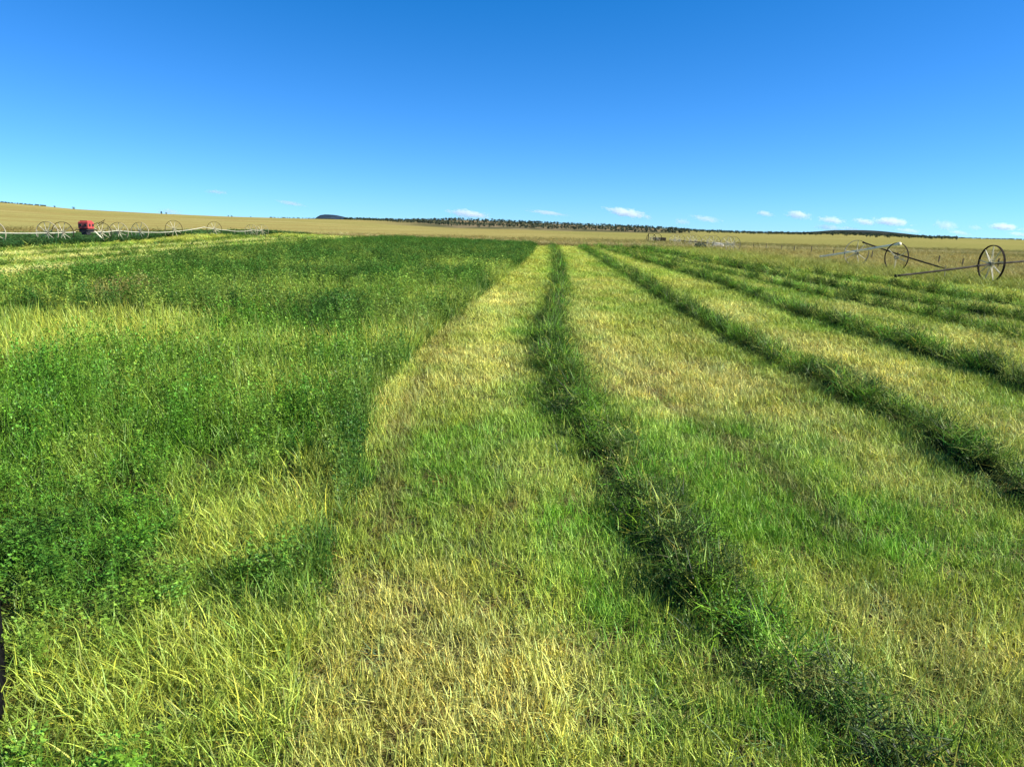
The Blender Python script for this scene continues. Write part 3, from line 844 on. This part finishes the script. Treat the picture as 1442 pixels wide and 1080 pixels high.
prop(E_, 'two small far wheels with a dark upright left of the brown bale', 'irrigation wheel line')
wheel(E_, (-.6, 0, 1.0), math.radians(8), 0, 'dark'); wheel(E_, (1.2, 3, 1.0), math.radians(8), 0, 'dark')
pipe(E_, (-.6, 0, 1.0), (1.2, 12, 1.0), M_dpipe)
mb = MB(); mb.tube([(-1.3, -.5, 0), (-1.25, -.5, 1.9)], .09, 6); mb.build('upright', M_rust, E_)

# ---- left-hand line with the red drive unit
LL = empty('wheel_line', (-40.0, 57.0, 0))
prop(LL, 'long wheel line at far left with pale sagging pipe and a red engine unit', 'irrigation wheel line')
lw = [(-.2, -11.5), (0, .5), (0, 7.2), (0, 9.4), (.2, 15.2), (.2, 18.4), (.3, 22.5), (.5, 30.0), (.8, 41.0), (1.2, 53.5), (1.6, 57.0)]
for i, (x, y) in enumerate(lw):
    X0, Y0 = -40 + x, 57 + y
    wheel(LL, (x, y, .96 + float(height(X0, Y0))), math.radians(random.uniform(-6, 8)), random.uniform(-.05, .05), 'pale' if i not in (3, 4, 7, 8) else 'thin', 10, random.random())
jn = [(-.3, -24, 1.0), (0, -11.5, 1.0), (0, .5, 1.0), (0, 11.3, 1.0), (.2, 12.9, 1.0), (.2, 18.4, 1.12), (.3, 25, .86), (.5, 31, .84), (.7, 38, 1.30), (.9, 45, 1.05), (1.1, 50, .95), (1.3, 54, 1.15), (1.6, 57, 1.1)]
for a_, b_ in zip(jn[:-1], jn[1:]):
    if a_[1] == 11.3: continue
    za = a_[2] + float(height(-40 + a_[0], 57 + a_[1])) * .5; zb = b_[2] + float(height(-40 + b_[0], 57 + b_[1])) * .5
    pipe(LL, (a_[0], a_[1], za), (b_[0], b_[1], zb), M_tpipe, .06, .034)
# drive unit
mb = MB(); mb.box((0, 0, 1.62), (.48, .52, .34), .08); du = mb.build('engine_cover', M_red, LL); du['label'] = 'faded red engine cover with two round dark openings'
du.location = (.3, 12.6, 0)
mb = MB(); mb.box((.02, 0, 2.0), (.36, .40, .06), .04); mb.build('cover_top', M_red, du)
for k in (-.26, .26):
    mb = MB(); mb.lathe([(0.0, -.03), (.12, -.03), (.135, 0), (.135, .03), (.0, .03)], 14, 'X', (.48, k, 1.64)); mb.build('opening', M_black, du)
    mb = MB(); mb.lathe([(0.0, -.03), (.12, -.03), (.135, 0), (.135, .03), (.0, .03)], 14, 'Y', (k * .9, -.52, 1.64)); mb.build('opening', M_black, du)
mb = MB(); mb.box((0, 0, 1.14), (.42, .5, .14), .03); mb.box((.1, -.3, .92), (.25, .3, .16), .03)
for sx in (-.5, .5):
    mb.tube([(sx, -.9, 1.22), (sx, .9, 1.22)], .04, 6)
mb.build('drive_frame', M_black, du)
mb = MB(); mb.tube([(.4, .6, 1.1), (1.0, 1.4, .05)], .05, 6); mb.tube([(1.0, 1.2, .05), (1.1, 1.7, .05)], .06, 6); mb.build('brace', M_alu, du)
mb = MB(); mb.tube([(.5, .9, 1.7), (.75, 1.9, 2.15)], .03, 6); mb.tube([(.5, .9, 1.5), (.8, 1.6, 1.95)], .03, 6); mb.build('lever', M_rust, du)

# ------------------------------------------------------------------ far small things
o = empty('bale', (31.2, 163.0, 0)); prop(o, 'low dark brown weathered hay bale standing alone in the golden grass', 'hay bale')
mb = MB(); mb.box((0, 0, .55), (1.3, .6, .55), .07)
b = mb.build('bale_body', M_bale, o)
for x in (-.75, -.25, .25, .75):
    mb = MB(); mb.box((x, 0, .56), (.015, .612, .562)); mb.build('twine', M_wood, o)

# concrete lump / pale block at the end of the distant row
mb = MB()
pts = [(-.9, -.5), (-.3, -.7), (.6, -.55), (1.0, 0), (.7, .55), (-.2, .7), (-.9, .4)]
for lv, (z, k) in enumerate([(0, 1), (.45, .95), (.75, .7), (.85, .35)]):
    pass
vs = []; fs = []
for z, k in [(0, 1), (.4, 1.02), (.72, .75), (.86, .3)]:
    vs += [(x * k + random.uniform(-.06, .06), y * k + random.uniform(-.06, .06), z + random.uniform(-.05, .05)) for x, y in pts]
for i in range(3):
    for k in range(7):
        fs.append((i * 7 + k, i * 7 + (k + 1) % 7, (i + 1) * 7 + (k + 1) % 7, (i + 1) * 7 + k))
fs.append(tuple(range(21, 28)))
r_ = mesh_obj('boulder', vs, fs, M_stone); r_.location = (31.8, 118.0, 0)
prop(r_, 'pale block lying in golden grass at the right end of the distant wheel row', 'boulder')

# fence between the rough grass and the prairie
fe = empty('fence', (35.0, 50.0, 0))
prop(fe, 'wire fence of weathered brown posts receding through the tall grass behind the right wheel line', 'fence')
fy = [0, 4.5, 9, 13, 18, 23, 28.5, 33, 39, 45, 51, 58, 64, 71, 79, 88, 98, 110]
tops = []
for i, y in enumerate(fy):
    x = -1.0 + .03 * y + random.uniform(-.3, .3) + (1.0 if y < 16 else 0)
    hgt = random.uniform(.75, 1.1); lx = random.uniform(-.08, .08)
    mb = MB(); mb.tube([(0, 0, -.1), (lx * .5, 0, hgt * .5), (lx, 0, hgt)], [.055, .05, .045], 7)
    p = mb.build('post', M_wood, fe); p.location = (x, y, 0)
    tops.append((x, y))
for z in (.45, .75, 1.0):
    mb = MB(); mb.tube([(x, y, z) for x, y in tops], .004, 4); mb.build('wire', M_wire, fe)

# weeds by the distant wheel row and fence: small leafy shrubs
def leaf_blob(n, rx, rz, leaf, hollow=.45, base=.15, lumps=6):
    V, Fc = [], []
    cs = [(random.uniform(-.45, .45) * rx, random.uniform(-.45, .45) * rx, random.uniform(base, .95) * rz) for _ in range(lumps)]
    for _ in range(n):
        c = random.choice(cs); a = random.uniform(0, 6.28); u = random.uniform(-1, 1); q = random.uniform(.35, 1) ** .5 * .5
        s = math.sqrt(1 - u * u); p = Vector((c[0] + rx * q * s * math.cos(a), c[1] + rx * q * s * math.sin(a), max(.03, c[2] + rz * q * .7 * u)))
        d = Vector((random.gauss(0, 1), random.gauss(0, 1), random.gauss(0, 1))).normalized(); e = d.orthogonal().normalized()
        L = leaf * random.uniform(.6, 1.3); k = len(V)
        V += [tuple(p - d * L), tuple(p + e * L * .6), tuple(p + d * L), tuple(p - e * L * .6)]; Fc.append((k, k + 1, k + 2, k + 3))
    return V, Fc
V, Fc = leaf_blob(260, .8, 1.0, .11)
for (x, y, lb, s) in ((25.6, 104.0, 'small dark green weed clump at the left foot of the distant wheel row', 1.1),
                      (36.5, 49.5, 'dark weed clump in the rough grass left of the right-edge wheel', .8)):
    o = mesh_obj('shrub', V, Fc, M_jun); o.location = (x, y, -.1); o.scale = (s, s, s * .9); prop(o, lb, 'shrub')

# ------------------------------------------------------------------ junipers
def juniper_mesh(k):
    V, Fc = leaf_blob(random.choice((170, 210, 240)), random.uniform(.75, 1.1), random.uniform(1.5, 2.2), .17, lumps=random.choice((5, 6, 8)), base=.12)
    nl = len(Fc); mb = MB(); mb.tube([(0, 0, -.25), (.02, .01, .5), (.05, .0, 1.2)], [.08, .055, .02], 5)
    n = len(V); V += mb.v; Fc += [tuple(i + n for i in f) for f in mb.f]
    me = bpy.data.meshes.new('juniper_tree'); me.from_pydata(V, [], Fc); me.update()
    me.materials.append(M_jun); me.materials.append(M_bark)
    me.polygons.foreach_set('material_index', [0] * nl + [1] * (len(Fc) - nl))
    return me
JM = [juniper_mesh(k) for k in range(6)]
def at_col(col, r):
    az = math.atan((col - 721) / 1040); return r * math.sin(az), r * math.cos(az)
def tree(x, y, h, label, group=None):
    o = bpy.data.objects.new('juniper_tree', random.choice(JM)); COL.objects.link(o)
    o.location = (x, y, float(height(x, y)) - .2); s = h / 2.1
    o.scale = (s * random.uniform(.85, 1.25), s * random.uniform(.85, 1.25), s * random.uniform(.6, .85)); o.rotation_euler = (0, 0, random.uniform(0, 6.28))
    prop(o, label, 'tree', group)
    return o
for col, r, h, lb in ((36, 1480, 4, 'small lone dark tree on the left skyline, nearest the left edge'),
                      (68, 1480, 4, 'small lone dark tree on the left skyline above the left pipe'),
                      (87, 1480, 4.5, 'lone dark tree on the skyline just left of the one above the red engine unit'),
                      (113, 1480, 6, 'round lone dark tree on the skyline above the red engine unit'),
                      (233, 1480, 6, 'left tree of the pair standing close together on the left skyline'),
                      (240, 1480, 5.5, 'right tree of the pair standing close together on the left skyline'),
                      (325, 1480, 4.5, 'left dot-like tree of the far pair on the skyline under the wispy cloud'),
                      (330, 1480, 4.5, 'right dot-like tree of the far pair on the skyline under the wispy cloud'),
                      (356, 1480, 3.5, 'tiny lone tree on the skyline between the far pair and the butte'),
                      (410, 1480, 4.5, 'low dark tree on the skyline left of the butte')):
    x, y = at_col(col, r); tree(x, y, h * .85, lb)
for k in range(300):
    u = random.random()
    if u < .72: col = random.uniform(488, 955)
    else: col = random.uniform(900, 1335)
    r = 1180 + 330 * random.random() ** .6 if col < 950 else random.uniform(1330, 1500)
    if col < 640: r = random.uniform(max(1180, 1480 - (col - 488) * 1.9), 1500)
    x, y = at_col(col, r)
    th = random.uniform(2.8, 5.6)
    sz = 'taller' if th > 4.7 else ('middling' if th > 3.8 else 'low')
    spot = [w for c, w in ((560, 'just right of the butte'), (625, 'between the butte and the low white cloud'), (700, 'below the low white cloud on the ridge'),
                           (800, 'in the middle of the ridge wood'), (880, 'below the bright trailing cloud'), (955, 'at the right end of the ridge wood'),
                           (1085, 'in the thin treeline behind the distant wheel row'), (1250, 'in front of the dark wooded hill'),
                           (9999, 'in the thin treeline right of the wooded hill')) if col < c][0]
    tree(x, y, th, sz + ' dark juniper ' + spot, sz + ' junipers ' + spot)
# the rest of the wood, too many to tell apart
Vx, Fx = [], []
def wood_points():
    pts = []
    for _ in range(1500):
        col = random.uniform(484, 960); lo = 1200 if col > 640 else max(1200, 1490 - (col - 484) * 1.9)
        pts.append((col, 1520 - (1520 - lo) * random.random() ** 1.5, random.uniform(2.5, 6)))
    for _ in range(1100): pts.append((random.uniform(930, 1330), random.uniform(1400, 1560), random.uniform(2.5, 5.5)))
    for _ in range(330): pts.append((random.uniform(-60, 75), random.uniform(1480, 1540), random.uniform(1.5, 3)))
    for _ in range(110): pts.append((random.uniform(380, 480), random.uniform(1500, 1540), random.uniform(1.5, 3)))
    for _ in range(420): pts.append((random.uniform(1320, 1500), random.uniform(1500, 1560), random.uniform(1.5, 2.8)))
    return pts
base_blobs = [leaf_blob(34, .95, 1.9, .33, lumps=5) for _ in range(5)]
for col, r, h in wood_points():
    x, y = at_col(col, r); z0 = float(height(x, y)); v, f = random.choice(base_blobs); s = h / 2.1; n = len(Vx); q = random.uniform(0, 6.28); cq, sq = math.cos(q), math.sin(q)
    Vx += [(x + (a * cq - b * sq) * s * 1.15, y + (a * sq + b * cq) * s * 1.15, z0 + c * s * .78 - .2) for a, b, c in v]
    Fx += [tuple(i + n for i in t) for t in f]
o = mesh_obj('juniper_wood', Vx, Fx, M_jun); prop(o, 'scattered dark juniper wood along the whole distant ridge', 'wood', kind='stuff')

# ------------------------------------------------------------------ tyre at the left edge
ty = empty('vehicle_tyre', (-2.47, 3.02, 0)); ty.rotation_euler = (0, 0, math.radians(34)); ty.scale = (1, 1.1, 1.1)
prop(ty, 'black tyre edge cut off by the left side of the picture, half sunk in grass', 'tyre')
mb = MB(); mb.lathe([(.30, -.12), (.38, -.145), (.43, -.13), (.455, -.07), (.46, 0), (.455, .07), (.43, .13), (.38, .145), (.30, .12), (.285, 0)], 40, 'X', (0, 0, .44), closed=True)
for k in range(28):
    a = k / 28 * 2 * math.pi
    for s_ in (-1, 1):
        aa = a + (.11 if s_ > 0 else 0)
        mb.tube([(s_ * .02, math.cos(aa) * .458, .44 + math.sin(aa) * .458), (s_ * .125, math.cos(aa + .06) * .44, .44 + math.sin(aa + .06) * .44)], .014, 4)
mb.build('tread', M_rubber, ty)
mb = MB(); mb.lathe([(.05, -.05), (.22, -.06), (.295, -.11), (.295, .11), (.22, .06), (.05, .05)], 28, 'X', (0, 0, .44), closed=True); mb.build('rim', M_black, ty)

# ------------------------------------------------------------------ clouds
def cloud_mat(dens):
    m, nt, out = new_mat('cloud_vapour')
    tc = nt.nodes.new('ShaderNodeTexCoord'); N = nt.nodes.new; Lk = nt.links.new
    oi = N('ShaderNodeObjectInfo')
    ln = N('ShaderNodeVectorMath'); ln.operation = 'LENGTH'
    Lk(tc.outputs['Object'], ln.inputs[0])
    mp = N('ShaderNodeMapping'); Lk(tc.outputs['Object'], mp.inputs[0]); mp.inputs['Scale'].default_value = (4.4, 1.8, 1.9)
    cb = N('ShaderNodeCombineXYZ'); mm = N('ShaderNodeMath'); mm.operation = 'MULTIPLY'; mm.inputs[1].default_value = 57
    Lk(oi.outputs['Random'], mm.inputs[0]); Lk(mm.outputs[0], cb.inputs[0]); Lk(cb.outputs[0], mp.inputs['Location'])
    n = N('ShaderNodeTexNoise'); n.inputs['Scale'].default_value = 1.0; n.inputs['Detail'].default_value = 7; n.inputs['Roughness'].default_value = .68
    Lk(mp.outputs[0], n.inputs['Vector'])
    a = N('ShaderNodeMath'); a.operation = 'MULTIPLY_ADD'; a.inputs[1].default_value = -1.05
    Lk(ln.outputs['Value'], a.inputs[0]); 
    nn = N('ShaderNodeMath'); nn.operation = 'MULTIPLY'; nn.inputs[1].default_value = 2.2; Lk(n.outputs['Fac'], nn.inputs[0]); Lk(nn.outputs[0], a.inputs[2])
    s = N('ShaderNodeMath'); s.operation = 'SUBTRACT'; s.inputs[1].default_value = .38; Lk(a.outputs[0], s.inputs[0])
    mr = N('ShaderNodeMapRange'); mr.inputs[1].default_value = 0; mr.inputs[2].default_value = .5; mr.inputs[3].default_value = 0; mr.inputs[4].default_value = dens
    Lk(s.outputs[0], mr.inputs[0])
    v = N('ShaderNodeVolumePrincipled'); v.inputs['Color'].default_value = (.90, .96, 1.0, 1); v.inputs['Anisotropy'].default_value = .2
    Lk(mr.outputs[0], v.inputs['Density']); Lk(v.outputs[0], out.inputs['Volume'])
    return m
MC = [cloud_mat(.010), cloud_mat(.0045)]
CL = [(311, 273, 17, 4, 1, 'thin wisp of cloud highest above the left skyline'),
      (412, 288, 22, 4, 1, 'thin wisp of cloud up left of the butte'),
      (245, 299, 18, 5, 1, 'faint low cloud behind the tree pair on the left skyline'),
      (655, 302, 30, 7, 0, 'low white cloud resting on the middle of the juniper ridge'),
      (765, 301, 30, 4, 1, 'faint flat cloud streak above the middle of the wood'),
      (873, 301, 32, 8, 0, 'bright white cloud trailing to the right above the right end of the ridge wood'),
      (950, 313, 13, 6, 1, 'small faint cloud right of the bright trailing one'),
      (982, 309, 22, 6, 1, 'pale double cloud above the distant wheel row'),
      (1062, 302, 13, 5, 0, 'small flat white cloud left of the tall-topped one'),
      (1108, 304, 18, 8, 0, 'bright white cloud with a raised left end left of the wooded hill'),
      (1155, 311, 20, 6, 0, 'white cloud directly above the wooded hill, upper of two'),
      (1152, 321, 20, 6, 1, 'pale cloud directly above the wooded hill, lower of two'),
      (1200, 313, 17, 6, 0, 'white cloud above the right shoulder of the wooded hill'),
      (1236, 313, 26, 8, 0, 'broad white cloud above the crossed pipes'),
      (1312, 318, 18, 9, 1, 'hazy rounded cloud left of the tall spoked wheel'),
      (1352, 321, 10, 5, 1, 'tiny cloud just left of the tall spoked wheel'),
      (1391, 320, 22, 7, 0, 'white double-humped cloud above the tall spoked wheel'),
      (1182, 323, 16, 4, 1, 'low faint streak of cloud just over the right slope of the wooded hill'),
      (1262, 325, 20, 4, 1, 'low faint cloud streak between the crossed pipes and the treeline'),
      (1332, 328, 18, 4, 1, 'lowest faint cloud streak left of the tall spoked wheel'),
      (1415, 330, 20, 4, 1, 'lowest faint cloud streak above the right edge of the skyline'),
      (1438, 323, 16, 5, 1, 'faint cloud touching the right edge')]
ico_v, ico_f = None, None
def ico():
    import bmesh
    bm = bmesh.new(); bmesh.ops.create_icosphere(bm, subdivisions=3, radius=1.0)
    me = bpy.data.meshes.new('cloud'); bm.to_mesh(me); bm.free(); return me
base_ico = ico()
DC = 14000.0
for (px, py, rx, ry, kk, lb) in CL:
    az = math.atan((px - 721) / 1040)
    lev = 322 + (px - 721) * math.tan(ROLL)
    k = DC / 1040
    me = base_ico.copy(); me.materials.append(MC[kk])
    o = bpy.data.objects.new('cloud', me); COL.objects.link(o)
    o.location = ((px - 721) * k, DC, CAM_H + (lev - py) * k)
    o.scale = (rx * k * 1.35, rx * k * .7, ry * k * 1.05)
    o.rotation_euler = (0, random.uniform(.05, .16), 0)
    prop(o, lb, 'cloud', None)
